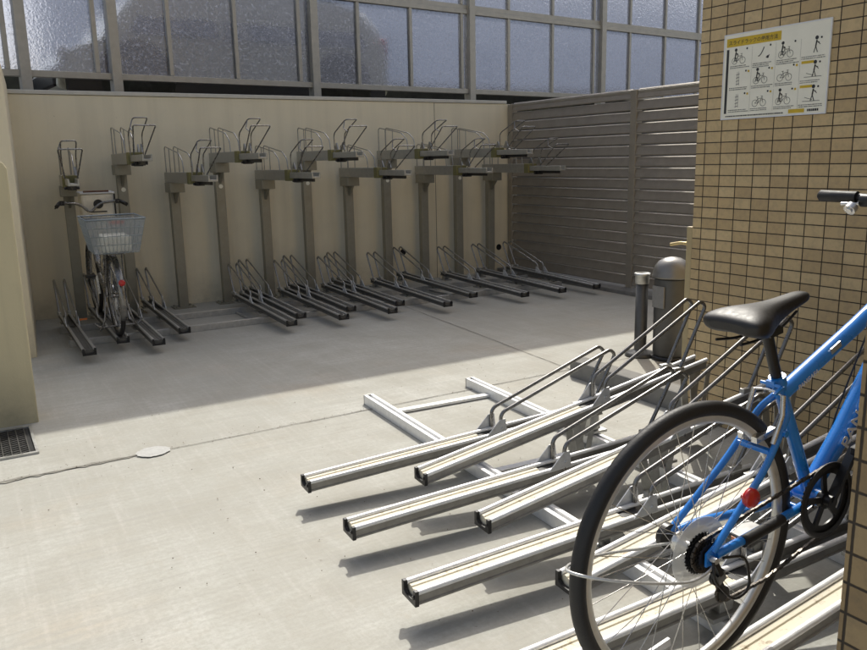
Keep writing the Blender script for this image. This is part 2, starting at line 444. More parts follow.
# ------------------------------------------------------------------ louvre fence
fn = thing('louvre_fence', 'dark brown horizontal louvre fence closing the right side', 'fence', (6.42,0,0))
posts = [8.69, 6.46, 4.23, 2.0, -.2]
for y in posts:
    MB().box((-.045,y-.045,0),(.045,y+.045,2.185)).build('post', 'fence_post', fn, .004)
for a, b in zip(posts[:-1], posts[1:]):
    m = MB(); z = .07
    while z < 2.12:
        y0, y1 = b+.047, a-.047
        # one board: upright face that leans out at the foot
        prof = [(-.036,z+.004),(-.040,z+.010),(-.040,z+.016),(-.016,z+.102),(-.004,z+.112),(.012,z+.112),(.012,z+.104),(-.026,z+.010)]
        m.prism(prof, lambda x,zz: (x,y0,zz), lambda x,zz: (x,y1,zz)); z += .1185
    m.build('slat_panel', 'fence', fn)
    MB().box((-.03,b+.047,2.15),(.03,a-.047,2.178)).build('top_rail', 'fence_post', fn, .003)
fk = MB().box((6.20,-1,-.02),(6.56,8.74,.045)).build('fence_kerb', 'kerb', None, .008); tag(fk, 'flat concrete kerb along the foot of the louvre fence', 'kerb')

# ------------------------------------------------------------------ frosted glass screen on the terrace
ang = rad(5.24); P0 = Vector((.5,9.25,0))
sc = thing('glass_screen', 'tall frosted glass screen in aluminium frame above the rear wall', 'screen', P0, (0,0,ang))
def sx(X): return (X-.5)/math.cos(ang)
def ztop(u):   # the top edge falls so that its shadow lies parallel to the rear wall
    X = .5+u*math.cos(ang); Y = 9.25+u*math.sin(ang)
    return (Y-5.03)/math.cos(SUN_AZ)*math.tan(SUN_EL)
thick = [-2.2, .77, 1.65, 4.02, 6.48, 9.15, 11.9, 14.6]
for X in thick:
    u = sx(X); MB().box((u-.05,-.09,2.1),(u+.05,.05,ztop(u)-.005)).build('post', 'alu_dark', sc, .004)
MB().box((sx(-2.2),-.05,2.40),(sx(14.6),.03,2.465)).build('bottom_rail', 'alu_dark', sc, .003)
MB().box((sx(-2.2),-.05,3.465),(sx(14.6),.03,3.52)).build('middle_rail', 'alu_dark', sc, .003)
MB().box((sx(-2.2),-.03,3.521),(sx(14.6),.015,3.586)).build('middle_rail_web', 'alu_dark', sc)
MB().bar((sx(-2.2),-.02,ztop(sx(-2.2))+.03),(sx(14.6),-.02,ztop(sx(14.6))+.03),.12,.09).build('top_rail', 'alu_dark', sc)
mull = {.77:[1.47], 1.65:[2.25,3.02,3.83], 4.02:[4.66,5.47,6.33], 6.48:[7.19,8.07,8.97], 9.15:[9.82,10.71,11.62], 11.9:[12.8,13.7,14.4], -2.2:[-1.2,-.3,.62]}
for a, b in zip(thick[:-1], thick[1:]):
    for X in mull[a]:
        u = sx(X); MB().box((u-.022,-.045,2.467),(u+.022,.02,3.463)).build('mullion', 'alu_dark', sc, .003)
        u2 = u; MB().box((u2-.022,-.045,3.588),(u2+.022,.02,ztop(u)-.01)).build('mullion', 'alu_dark', sc, .003)
    xs = [a] + mull[a] + [b]
    for x0, x1 in zip(xs[:-1], xs[1:]):
        u0 = sx(x0)+(.052 if x0 == a else .024); u1 = sx(x1)-(.052 if x1 == b else .024)
        if u1-u0 < .03: continue
        MB().box((u0,-.012,2.467),(u1,-.006,3.463)).build('pane', 'frost', sc)
        MB().prism([(u0,3.588),(u1,3.588),(u1,ztop(u1)-.03),(u0,ztop(u0)-.03)], lambda x,z:(x,-.012,z), lambda x,z:(x,-.006,z)).build('pane', 'frost', sc)

# ------------------------------------------------------------------ van behind the glass
vn = thing('parked_van', 'grey van blurred behind the frosted glass screen', 'van', (1.18,10.33,2.12), (0,0,rad(4)))
side = [(0,.28),(.02,.55),(.12,.68),(.55,.86),(.92,1.37),(1.15,1.48),(2.4,1.54),(3.7,1.52),(4.15,1.44),(4.38,1.2),(4.46,.8),(4.46,.32),(4.3,.22),(.2,.2)]
def vring(y, inset, k):
    out = []
    for (x,z) in side:
        cx_, cz_ = 2.3, .7
        if z > .85: out.append((x + (cx_-x)*k, y + (inset if y < .8 else -inset)*(z-.85)/.65, z - .02*k))
        else: out.append((x + (cx_-x)*k*.6, y, z))
    return out
MB().loft([vring(.06,.0,.06), vring(0,.16,.0), vring(1.62,.16,.0), vring(1.56,.0,.06)], smooth=False).build('body', 'van', vn, .04)
def vwin(poly):
    m = MB(); m.prism(poly, lambda x,z:(x, -.012+.16*(z-.85)/.65, z), lambda x,z:(x, .03+.16*(z-.85)/.65, z)); m.build('window', 'vanglass', vn)
vwin([(.86,.93),(1.95,.93),(1.95,1.36),(1.12,1.36)]); vwin([(2.05,.93),(3.1,.93),(3.1,1.38),(2.05,1.38)]); vwin([(3.2,.93),(4.1,.93),(4.0,1.34),(3.2,1.38)])
MB().box((.1,-.014,.13),(4.40,.05,.40)).build('sill', 'black', vn, .01)
for x in (.92,3.72):
    MB().lathe([(0,-.022),(.40,-.022),(.45,-.012),(.46,.02)], 40, (x,0,.40), 'y').build('wheel_arch', 'dark_wall', vn)
for x in (.92,3.72):
    for yy in (0,1):
        wb = MB().lathe([(.0,-.01),(.18,-.01),(.27,.0),(.30,.03),(.30,.16),(.2,.19),(0,.19)], 32, (x, yy*1.44-.005, .30), 'y').build('wheel', 'tyre', vn)
        if yy == 0: MB().lathe([(0,-.02),(.17,-.015),(.175,0)], 24, (x,-.006,.30), 'y').build('rim', 'dark_wall', wb)
MB().box((-.03,.08,.30),(.05,1.54,.5)).build('bumper', 'black', vn, .02)
MB().box((.05,.03,.62),(.16,.22,.74)).build('headlight', 'white', vn, .02)
MB().box((4.42,.03,.7),(4.475,.16,1.1)).build('tail_light', 'red', vn, .01)

tw = MB().box((-6,12.7,2.0),(16,12.9,2.78)); tag(tw.build('gap_backing', 'dark_wall'), 'low dark wall added behind the parked van to block sky under the screen', 'wall')  # added wall, hides the bright sky in the gap under the screen
nb = thing('backdrop_building', 'pale blue grey building added far behind the frosted glass to dim its panes', 'building', (0,26,0))  # made-up building, placed to dim the sky behind the panes
MB().box((3.4,0,2.0),(46,9,8.6)).build('wall', 'facade', nb)
for i in range(10):
    MB().box((4.6+4.1*i,-.04,4.2),(6.2+4.1*i,.02,5.8)).build('window', 'facade_window', nb)
MB().box((3.2,-.3,8.6),(46.2,9.2,8.8)).build('roof', 'coping', nb)
# weeds at the terrace edge, seen through the gap under the glass
wd = MB()
for i in range(900):
    X = random.uniform(5.2,9.3); Y = random.uniform(9.9,10.4)+(X-5)*.09; h = random.uniform(.05,.24); a = random.uniform(0,2*PI)
    dx, dy = math.cos(a)*.02, math.sin(a)*.02; lx, ly = random.uniform(-.1,.1), random.uniform(-.1,.1)
    wd.add([(X-dx,Y-dy,2.12),(X+dx,Y+dy,2.12),(X+lx+dx*.3,Y+ly+dy*.3,2.12+h)], [(0,1,2)])
tag(wd.build('weeds', 'weed'), 'dry weeds growing along the terrace edge under the glass screen', kind='stuff')

# ------------------------------------------------------------------ lower-tier sliding racks
def tray_profile():
    w, h = .046, .040
    return [(-w,0),(w,0),(w,.006),(w-.004,.009),(w-.004,h),(w-.009,h),(w-.009,.005),(-w+.009,.005),(-w+.009,h),(-w+.004,h),(-w+.004,.009),(-w,.006)]
LEN = 1.62
def make_rack(name, label, slope, z0, trayM, wallM, linerM, wireM, high, group):
    t = thing(name, label, 'bike rack', group=group)
    zz = lambda x: z0 + slope*x
    FOOT, RUN, RISE = (.955, .60, .365) if high else (.985, .675, .345)
    m = MB(); prof = tray_profile()
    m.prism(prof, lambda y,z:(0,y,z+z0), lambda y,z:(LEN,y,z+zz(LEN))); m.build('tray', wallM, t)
    for s in (-1,1):
        c = [(s*.0405+.0115*math.cos(2*PI*k/14), .043+.009*math.sin(2*PI*k/14)) for k in range(14)]
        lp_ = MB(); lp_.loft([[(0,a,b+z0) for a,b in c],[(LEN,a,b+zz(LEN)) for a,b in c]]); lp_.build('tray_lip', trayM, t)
    l = MB().prism([(-.0365,.0055),(.0365,.0055),(.0365,.035),(.026,.040),(.011,.039),(.008,.035),(-.008,.035),(-.011,.039),(-.026,.040),(-.0365,.035)], lambda y,z:(.004,y,z+zz(.004)), lambda y,z:(FOOT-.1,y,z+zz(FOOT-.1)))
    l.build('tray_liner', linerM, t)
    MB().prism([(-.0355,.0055),(.0355,.0055),(.0355,.036),(-.0355,.036)], lambda y,z:(FOOT-.098,y,z+zz(FOOT-.098)), lambda y,z:(FOOT-.01,y,z+zz(FOOT-.01))).build('wheel_stop', 'rubber', t)
    # black U-shaped end cap
    W, h = .051, .051
    c = MB().prism([(-W,-.003),(W,-.003),(W,h),(W-.017,h),(W-.017,.022),(W-.03,.012),(-W+.03,.012),(-W+.017,.022),(-W+.017,h),(-W,h)], lambda y,z:(-.014,y,z+z0), lambda y,z:(.001,y,z+z0))
    c.cyl((-.02,-.0425,z0+.03),(-.012,-.0425,z0+.03),.007,10)
    c.build('end_cap', 'black', t, .002)
    for s in (-1,1):
        y = s*.043
        b = MB().prism([(FOOT-.085,.046),(FOOT+.03,.046),(FOOT+.02,.115),(FOOT-.012,.115)], lambda x,z:(x,y+s*.008,z+zz(x)), lambda x,z:(x,y+s*.012,z+zz(x)))
        b.cyl((FOOT,y+s*.004,zz(FOOT)+.07),(FOOT,y+s*.019,zz(FOOT)+.07),.007,8)
        b.build('bracket', 'bracket_metal', t)
        p = bend([(FOOT,y,zz(FOOT)+.03),(FOOT,y,zz(FOOT)+.145),(FOOT+RUN,y+s*.002,zz(FOOT+RUN)+RISE),(FOOT+RUN+.035,y,zz(FOOT+RUN)+RISE-.03),(FOOT+RUN-.14,y,zz(FOOT+RUN-.14)+.02)], .035, 9)
        lo = MB().tube(p, .0092, 12); lo.build('guard_loop', wireM, t)
        MB().box((FOOT+RUN-.165,y-.013,zz(FOOT+RUN-.14)+.03),(FOOT+RUN-.10,y+.013,zz(FOOT+RUN-.14)+.066)).build('clip', 'galv', t, .003)
    for xr in (.84, 1.58):           # where the rails run underneath
        zt = zz(xr)-.001
        if high:
            for s in (-1,1):
                lg = MB().bar((xr-.05,s*.033,zt+.02),(xr+.0,s*.033,.075),.004,.045,(1,0,0)).bar((xr+.07,s*.033,zt+.02),(xr+.02,s*.033,.075),.004,.03,(1,0,0))
                lg.build('leg', 'galv', t)
        MB().box((xr-.075,-.045,.06),(xr+.075,.045,.075)).cyl((xr-.05,0,.075),(xr-.05,0,.09),.012,6).cyl((xr+.05,0,.075),(xr+.05,0,.09),.012,6).box((xr-.03,-.03,.0755),(xr+.03,.03,zt if not high else .10)).build('slider_foot', 'galv', t, .002)
    return t
def make_rails(name, label, L, xr, trayM, ties, loc, rotz, k=1.0):
    t = thing(name, label, 'rack rails', loc, (0,0,rotz))
    for x in xr:
        prof = [(-.032,0),(.032,0),(.032,.058),(.010,.058),(.010,.045),(-.010,.045),(-.010,.058),(-.032,.058)]
        MB().prism(prof, lambda a,z:(x+a*k,0,z), lambda a,z:(x+a*k,L,z)).build('rail', trayM, t, .002)
        for y0, y1 in ((-.008,.0),(L,L+.008)): MB().box((x-.033*k,y0,0),(x+.033*k,y1,.059)).build('rail_end', 'galv', t)
    for y in ties:
        MB().box((xr[0]+.033*k,y,.004),(xr[1]-.033*k,y+.045*k,.022)).build('cross_tie', trayM, t, .002)
    return t

RZ = rad(-3.0)
nf = lambda y: 1.19 - .052*(3.13-y)
near_rails = make_rails('rack_rails', 'pair of white floor rails under the sunlit front racks', 4.15, (.84,1.58), M['alu'], (.3,1.75,2.75,3.85), (1.0,.22,0), RZ)
# front edge of rails line: local y runs along the floor rail, so the origin sits at the near end
near_rails.location = (nf(.22)-.0, .25, 0)
lowp = make_rack('low_slide_rack', '', .048, .085, 'alu', 'alu_shaded', 'cream', 'wire', False, 'sunlit front slide racks')
lows = [(3.13,'white slide rack farthest back of the sunlit front bank, low tray'),
        (2.62,'second low white tray from the back in the sunlit front bank'),
        (2.09,'third low white tray from the back, its end just left of the tyre'),
        (1.57,'low white tray lying behind the blue bicycle wheel'),
        (1.05,'low white tray nearest the tiled pillar below the blue bicycle')]
for i, (y, lab) in enumerate(lows):
    o = lowp if i == 0 else copy_tree(lowp)
    o.location = (nf(y), y, 0); o.rotation_euler = (0,0,RZ); o['label'] = lab
hip = make_rack('high_slide_rack', '', .176, .142, 'alu', 'alu_shaded', 'cream', 'wire', True, 'sunlit front slide racks')
his = [(2.80,'raised sloping tray farthest back in the sunlit front bank, on metal legs'),
       (2.29,'middle raised sloping tray with rust marks, partly behind the black tyre'),
       (1.78,'raised sloping tray just behind the blue bicycle rear wheel'),
       (1.215,'raised sloping tray that carries the blue bicycle')]
for i, (y, lab) in enumerate(his):
    o = hip if i == 0 else copy_tree(hip)
    o.location = (nf(y)+.415, y, 0); o.rotation_euler = (0,0,RZ); o['label'] = lab

# far bank (trays point at the rear wall, so local x is world +Y)
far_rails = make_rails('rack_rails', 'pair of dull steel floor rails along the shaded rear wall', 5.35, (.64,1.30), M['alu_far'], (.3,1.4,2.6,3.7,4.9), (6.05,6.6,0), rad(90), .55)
farp = make_rack('floor_slide_rack', '', .03, .07, 'alu_far', 'far_shaded', 'far_shaded', 'wire_dark', False, 'shaded floor racks along the rear wall')
fars = [(.76,6.52),(1.06,6.82),(1.29,6.56),(1.58,6.90),(2.46,6.64),(2.66,6.92),(2.96,6.62),(3.19,6.95),(3.47,6.62),(3.72,6.93),(4.08,6.60),(4.57,6.88),(5.02,6.58),(5.50,6.55),(5.96,6.52)]
ordn = ['first','second','third','fourth','fifth','sixth','seventh','eighth','ninth','tenth','eleventh','twelfth','thirteenth','fourteenth','fifteenth']
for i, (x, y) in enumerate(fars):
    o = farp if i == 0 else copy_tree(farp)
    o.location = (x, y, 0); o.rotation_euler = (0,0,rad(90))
    o['label'] = ('%s floor rack tray from the left in the shaded rear row' % ordn[i] + (', under the city bicycle' if i == 1 else ''))

# ------------------------------------------------------------------ upper-tier racks
def make_upper(label, zt, sticker):
    t = thing('upper_rack', label, 'bike rack', group='upper tier racks along the rear wall')
    MB().box((-.048,-.04,0),(.048,.04,zt-.02)).build('post', 'post_metal', t, .004)
    b = MB().box((-.11,-.09,0),(.11,.09,.012))
    for x in (-.085,.085):
        for y in (-.065,.065): b.cyl((x,y,.012),(x,y,.024),.011,6)
    b.build('base_plate', 'post_metal', t)
    MB().box((-.075,-.16,zt-.155),(.075,.055,zt-.0545)).build('bracket', 'post_metal', t, .004)
    g_ = MB().prism([(-.041,zt-.27),(-.041,zt-.156),(-.15,zt-.156)], lambda y,z:(-.012,y,z), lambda y,z:(.012,y,z)); g_.build('gusset', 'post_metal', t)
    bp = [(-.062,-.054),(.062,-.054),(.062,.05),(.038,.05),(.038,.02),(-.038,.02),(-.038,.05),(-.062,.05)]
    MB().prism(bp, lambda x,z:(x,.09,z+zt), lambda x,z:(x,-.81,z+zt)).build('beam', 'beam_metal', t, .003)
    MB().box((-.036,-.80,zt+.0205),(.036,.08,zt+.03)).build('slide_channel', 'black', t)
    MB().box((-.066,-.899,zt-.058),(.066,-.812,zt+.054)).build('end_cap', 'yellow_cap', t, .006)
    # wheel cradle that hangs off the beam end
    MB().prism([(-.046,-.03),(.046,-.03),(.046,.026),(.034,.026),(.028,-.012),(-.028,-.012),(-.034,.026),(-.046,.026)], lambda x,z:(x,-.90,z+zt), lambda x,z:(x*.95,-1.46,z+zt)).build('cradle', 'beam_metal', t, .003)
    lt = MB().box((-.035,-1.05,zt-.072),(.035,-.97,zt-.0305)).cyl((-.06,-1.01,zt-.055),(.06,-1.01,zt-.055),.012,10).box((-.012,-1.40,zt-.06),(.012,-.965,zt-.0307))
    lt.build('latch', 'black', t, .003)
    for y in (-.80,-.96):
        MB().prism([(y-.05,zt+.051),(y+.045,zt+.051),(y+.004,zt+.125),(y-.006,zt+.125)], lambda a,z:(.040,a,z), lambda a,z:(.052,a,z)).build('guide_fin', 'wire_dark', t)
    for s in (-1,1):
        x = s*.045
        MB().tube(bend([(x,.06,zt+.04),(x,.06,zt+.29),(x,.03,zt+.31),(x,-.50,zt+.235),(x,-.62,zt+.16),(x,-.64,zt+.04)],.04), .0055, 8).tube([(x,-.12,zt+.285),(x,-.12,zt+.04)], .005, 6).build('rear_guard', 'wire_dark', t)
    fg = MB().tube(bend([(-.055,-.98,zt+.03),(-.058,-.98,zt+.21),(-.06,-1.26,zt+.325),(-.05,-1.31,zt+.335),(.05,-1.31,zt+.335),(.06,-1.26,zt+.325),(.058,-.98,zt+.21),(.055,-.98,zt+.03)],.045), .0058, 8)
    fg.build('front_guard', 'wire', t)
    fr = MB().tube(bend([(-.048,-1.10,zt+.03),(-.092,-1.45,zt+.265),(.092,-1.45,zt+.265),(.048,-1.10,zt+.03)],.02), .0058, 8).tube(bend([(-.082,-1.38,zt+.215),(-.09,-1.30,zt+.25),(-.06,-1.26,zt+.325)],.02), .005, 6)
    fr.build('front_hoop', 'wire', t)
    if sticker:
        MB().cyl((.004,-.0405,zt-.30),(.004,-.043,zt-.30),.022,18).build('sticker', 'sign_white', t)
    return t
ux = [.97,1.475,1.98,2.46,2.95,3.45,3.965,4.465,4.98,5.49,5.98]
hi_, lo_ = 1.565, 1.375
uh = make_upper('', hi_, True); ul = make_upper('', lo_, False)
for i, X in enumerate(ux):
    high = i % 2 == 1
    src = uh if high else ul
    o = src if i < 2 else copy_tree(src)
    o.location = (X, 8.585, 0); o.rotation_euler = (0,0,rad((-4.5,-1,0.5,0,.8,-.6,0,.5,-.7,.4,-.3)[i]))
    o['label'] = '%s upper rack post from the left, its cradle at the %s level' % (ordn[i].capitalize() if False else ordn[i], 'higher' if high else 'lower')

# ------------------------------------------------------------------ ashtrays
ab = thing('ashtray_bin', 'dark grey cylindrical ash bin with domed metal lid', 'ash bin', (4.47,4.08,0))
MB().lathe([(0,.03),(.118,.03),(.122,.04),(.128,.60),(.124,.615),(0,.615)], 40).build('body', 'ash', ab)
MB().lathe([(.0,.0),(.13,.0),(.135,.008),(.135,.028),(0,.03)], 40).build('base', 'black', ab)
MB().lathe([(.128,.617),(.146,.617),(.148,.628),(.142,.638),(.139,.66),(.126,.70),(.10,.735),(.06,.757),(.02,.766),(0,.767)], 40).build('lid', 'dome', ab)
MB().box((-.136,-.05,.40),(-.126,.06,.56)).build('notice_plate', 'ink_grey', ab)
pa = thing('pole_ashtray', 'slim grey pole ashtray standing left of the domed bin', 'ashtray', (4.36,4.27,0))
MB().lathe([(0,0),(.11,0),(.115,.01),(.10,.03),(.05,.045),(.046,.05)], 32).build('base', 'ash', pa)
MB().lathe([(.046,.05),(.046,.555),(0,.555)], 28).build('column', 'ash', pa)
MB().lathe([(.050,.556),(.052,.56),(.052,.615),(.060,.618),(.060,.635),(.042,.637),(.040,.61),(0,.61)], 28).build('cap', 'galv', pa)

# ------------------------------------------------------------------ instruction sign
sg = thing('instruction_sign', 'white rack instruction board with yellow heading and pictures on tiled wall', 'sign', (3.53,2.93,1.672), (0,0,rad(-90)))
# local: x runs to the right along the sign, y = out of the wall is -y, z up
SW, SH = .597, .424
MB().box((0,-.008,0),(SW,-.0006,SH)).build('board', 'sign_white', sg, .001)
fm = MB()
for a, b in (((0,-.0095,0),(.006,-.0082,SH)),((SW-.006,-.0095,0),(SW,-.0082,SH)),((.0062,-.0095,0),(SW-.0062,-.0082,.006)),((.0062,-.0095,SH-.006),(SW-.0062,-.0082,SH))): fm.box(a, b)
fm.build('border', 'white', sg)
MB().box((.018,-.0092,SH-.064),(.335,-.0083,SH-.022)).build('heading_band', 'yellow', sg)
def text(name, body, size, loc, rot, mat, parent, align='LEFT', ext=0, shear=0, bold=0, sxx=1):
    cu = bpy.data.curves.new(name, 'FONT'); cu.body = body; cu.size = size; cu.extrude = ext; cu.align_x = align; cu.shear = shear; cu.offset = bold or .00025
    o = bpy.data.objects.new(name, cu); col.objects.link(o); o.parent = parent; o.location = loc; o.rotation_euler = rot; o.scale = (sxx,1,1)
    cu.materials.append(M[mat])
    bpy.context.view_layer.update()
    me = bpy.data.meshes.new_from_object(o.evaluated_get(bpy.context.evaluated_depsgraph_get())); me.name = name
    if not me.materials: me.materials.append(M[mat])
    bpy.data.objects.remove(o); o = bpy.data.objects.new(name, me); col.objects.link(o)
    o.parent = parent; o.location = loc; o.rotation_euler = rot; o.scale = (sxx,1,1); return o
text('heading_text', '\u30b9\u30e9\u30a4\u30c9\u30e9\u30c3\u30af\u306e\u4f7f\u7528\u65b9\u6cd5', .0240, (.030,-.0095,SH-.053), (PI/2,0,0), 'ink', sg)
MB().box((.020,-.0092,.03),(.034,-.0083,SH-.075)).build('side_band', 'ink', sg)
ln = MB(); gy = MB(); yl = MB()
def seg(m, p, q, w=.0022):
    m.bar((p[0],-.0086,p[1]),(q[0],-.0086,q[1]), w, .0006, (0,1,0)) if False else m.add([(p[0]+(q[1]-p[1])*k, -.0088, p[1]-(q[0]-p[0])*k) for k in (w/2/max(1e-6,math.dist(p,q)), -w/2/max(1e-6,math.dist(p,q)))] + [(q[0]+(q[1]-p[1])*k, -.0088, q[1]-(q[0]-p[0])*k) for k in (-w/2/max(1e-6,math.dist(p,q)), w/2/max(1e-6,math.dist(p,q)))], [(0,1,2,3)])
def circ(m, c, r, w=.002, n=16):
    for i in range(n):
        a, b = 2*PI*i/n, 2*PI*(i+1)/n
        seg(m, (c[0]+r*math.cos(a), c[1]+r*math.sin(a)), (c[0]+r*math.cos(b), c[1]+r*math.sin(b)), w)
def disc(m, c, r, n=14):
    m.add([(c[0]+r*math.cos(2*PI*i/n), -.0089, c[1]+r*math.sin(2*PI*i/n)) for i in range(n)], [tuple(range(n))])
def picto_bike(x, z, s=1):
    circ(ln,(x,z),.017*s); circ(ln,(x+.05*s,z),.017*s)
    for a, b in (((0,0),(.02,.022)),((.02,.022),(.042,.024)),((.02,.0),(.042,.024)),((0,0),(.02,0)),((.042,.032),(.05,0)),((.014,.03),(.024,.0)),((.036,.034),(.048,.034)),((.008,.031),(.02,.031))): seg(ln,(x+a[0]*s,z+a[1]*s),(x+b[0]*s,z+b[1]*s))
def picto_man(x, z, s=1, lean=.3):
    disc(ln,(x+.012*lean*s,z+.062*s),.0085*s)
    for a, b, w in (((.004,.052),(0,.026),.007),((0,.026),(-.008,0),.004),((0,.026),(.010,0),.004),((.004,.047),(.022,.032),.003),((.004,.046),(.018,.040),.003)): seg(ln,(x+a[0]*s,z+a[1]*s),(x+b[0]*s,z+b[1]*s),w)
cw = (SW-.055)/4; rz = [.268,.160,.050]
for r_ in range(3):
    for c_ in range(4):
        ln = MB()
        x0 = .045+cw*c_; z0 = rz[r_]
        for k in range(3 if r_ == 0 and c_ in (1,2) else 2):
            xx = x0; zz_ = z0-.004-.0085*k
            end = x0+cw*random.uniform(.65,.92)
            while xx < end:
                q = xx+random.uniform(.003,.007); seg(ln if random.random() < .45 else gy,(xx,zz_),(min(q,end),zz_),.0038); xx = q+random.uniform(.001,.0025)
        if c_ < 3: seg(gy,(x0+cw-.006,z0-.02),(x0+cw-.006,z0+.082),.0009)
        disc(ln,(x0+cw*.72,z0+.076),.005)
        if (r_,c_) in ((0,1),):
            for k in range(8): seg(ln,(x0+.03+.004*k,z0+.03+.0004*k*k*1.6),(x0+.034+.004*k,z0+.03+.0004*(k+1)**2*1.6),.005)
            seg(ln,(x0+.075,z0+.02),(x0+.095,z0+.03),.004); disc(ln,(x0+.085,z0+.022),.007)
        elif c_ == 0 and r_ > 0:
            for k in range(4): seg(gy,(x0+.04,z0+.012+.016*k),(x0+.06,z0+.016+.016*k),.003)
            seg(gy,(x0+.045,z0+.008),(x0+.047,z0+.075),.002); seg(gy,(x0+.058,z0+.008),(x0+.056,z0+.075),.002)
        elif c_ == 3:
            picto_man(x0+.07,z0+.012,1.05)
            if r_ > 0: seg(ln,(x0+.02,z0+.012),(x0+.11,z0+.012),.002); seg(ln,(x0+.03,z0+.03),(x0+.07,z0+.018),.002)
        else:
            picto_bike(x0+.026,z0+.022,.95)
            if (r_+c_) % 2 == 0: picto_man(x0+.028,z0+.016,.95)
        ln.build('pictogram', 'ink', sg)
        if r_ > 0 and c_ == 3: yl.box((x0+.002,-.0091,z0+.074),(x0+.066,-.0083,z0+.086))
        if r_ > 0 and c_ < 3: yl.box((x0+cw*.80,-.0091,z0+.068),(x0+cw*.80+.010,-.0083,z0+.078))
ln = MB()
xx = .03
while xx < .37:
    q = xx+random.uniform(.004,.009); seg(ln,(xx,.016),(q,.016),.006); xx = q+.002
yl.box((.40,-.0091,.012),(.485,-.0083,.030))
xx = .50
while xx < .56:
    q = xx+random.uniform(.006,.010); seg(ln,(xx,.021),(q,.021),.011); xx = q+.002
ln.build('footer_lines', 'ink', sg); gy.build('caption_lines', 'ink_grey', sg); yl.build('yellow_tags', 'yellow', sg)

# ------------------------------------------------------------------ bicycles
def wheel(parent, c, R, rt, spokes, tyreM='rubber', rimM='rim', hubM='silver', rear=True, off=.0):
    wt_ = MB().torus((0,0,0), R-rt, rt, 'y', 96, 14).build('tyre', tyreM, None)
    e = bpy.data.objects.new('wheel', None); col.objects.link(e); e.parent = parent; e.location = c; e.empty_display_size = .1
    wt_.parent = e
    ri = R-2*rt+.004
    prof = [(ri+.004,-.011),(ri+.004,.011),(ri-.012,.0115),(ri-.019,.006),(ri-.019,-.006),(ri-.012,-.0115),(ri+.004,-.011)]
    MB().lathe(prof, 96, (0,0,0), 'y').build('rim', rimM, e)
    m = MB(); rh = .024
    for k in range(spokes):
        a = 2*PI*k/spokes; s = 1 if k % 2 else -1; lead = (.75 if (k//2) % 2 else -.75)
        m.tube([(rh*math.cos(a+lead), s*.030, rh*math.sin(a+lead)), ((ri-.015)*math.cos(a), 0, (ri-.015)*math.sin(a))], .0011, 5, caps=False)
    m.build('spokes', 'chrome', e)
    MB().lathe([(0,-.052),(.008,-.052),(.009,-.034),(.027,-.033),(.027,-.028),(.015,-.024),(.013,.024),(.027,.028),(.027,.033),(.009,.034),(.008,.052),(0,.052)], 24, (0,0,0), 'y').build('hub', hubM, e)
    return e
# --- blue bicycle: local origin at the ground point under the rear hub, x forward, y to its left
BP = rad(-11.0)
bk = thing('blue_bicycle', 'blue bicycle with black saddle parked in the sunlit front racks', 'bicycle', (1.408,1.2,.58), (0,BP,rad(-1.0)))
RH = (0,0,0); BB = (.445,0,-.055)
R_w = .360
def L(x, z, y=0): return (x, y, z)
ST = (.352, 0, .300)        # seat tube top
HT, HB = (.90,0,.545), (.955,0,.375)
fr = MB()
fr.tube([BB, ST], .0165, 16)
fr.tube([(.362,0,.262),(.64,0,.318),(.90,0,.505)] if False else [(.356,0,.266),(.655,0,.345),(.925,0,.425)], [.0205,.0205,.0215], 18)
fr.tube([(.447,0,-.045),(.60,0,.075),(.945,0,.41)], [.025,.0265,.0265], 20)
fr.tube([HT, HB], .021, 18)
fr.cyl((BB[0],-.036,BB[2]),(BB[0],.036,BB[2]),.024,20)
for s in (-1,1):
    fr.tube(bend([(.405,s*.030,-.05),(.30,s*.034,-.045),(.10,s*.064,-.006),(.015,s*.066,0)],.08), [.0135]*13+[.012] if False else .0115, 12)
    fr.tube(bend([(.357,s*.014,.262),(.33,s*.040,.232),(.22,s*.054,.135),(.008,s*.066,.012)],.05), .0088, 12)
    fr.prism([(-.018,-.016),(.02,-.02),(.035,.004),(.014,.026),(-.012,.016)], lambda x,z:(x,s*.062,z), lambda x,z:(x,s*.068,z))
    fr.cyl((.297,s*.044,.198),(.297,s*.06,.198),.008,10)
fr.bar((.25,-.045,.165),(.25,.045,.165),.012,.012)
fr.tube([(.36,-.036,-.048),(.36,.036,-.048)], .008, 10)
fr.build('frame', 'blue', bk)
MB().tube([(.11,-.0655,-.010),(.20,-.051,-.027),(.285,-.0375,-.043)], .0140, 14).build('chainstay_guard', 'rubber', bk)
MB().cyl((.354,0,.294),(.350,0,.318),.0205,20).box((.322,-.012,.296),(.338,.012,.314)).cyl((.326,-.03,.305),(.326,.028,.305),.005,8).bar((.326,-.034,.305),(.290,-.037,.300),.008,.006).build('seat_clamp', 'blue', bk)
MB().tube([(.347,0,.32),(.318,0,.475)], .0135, 16).build('seat_post', 'black', bk)
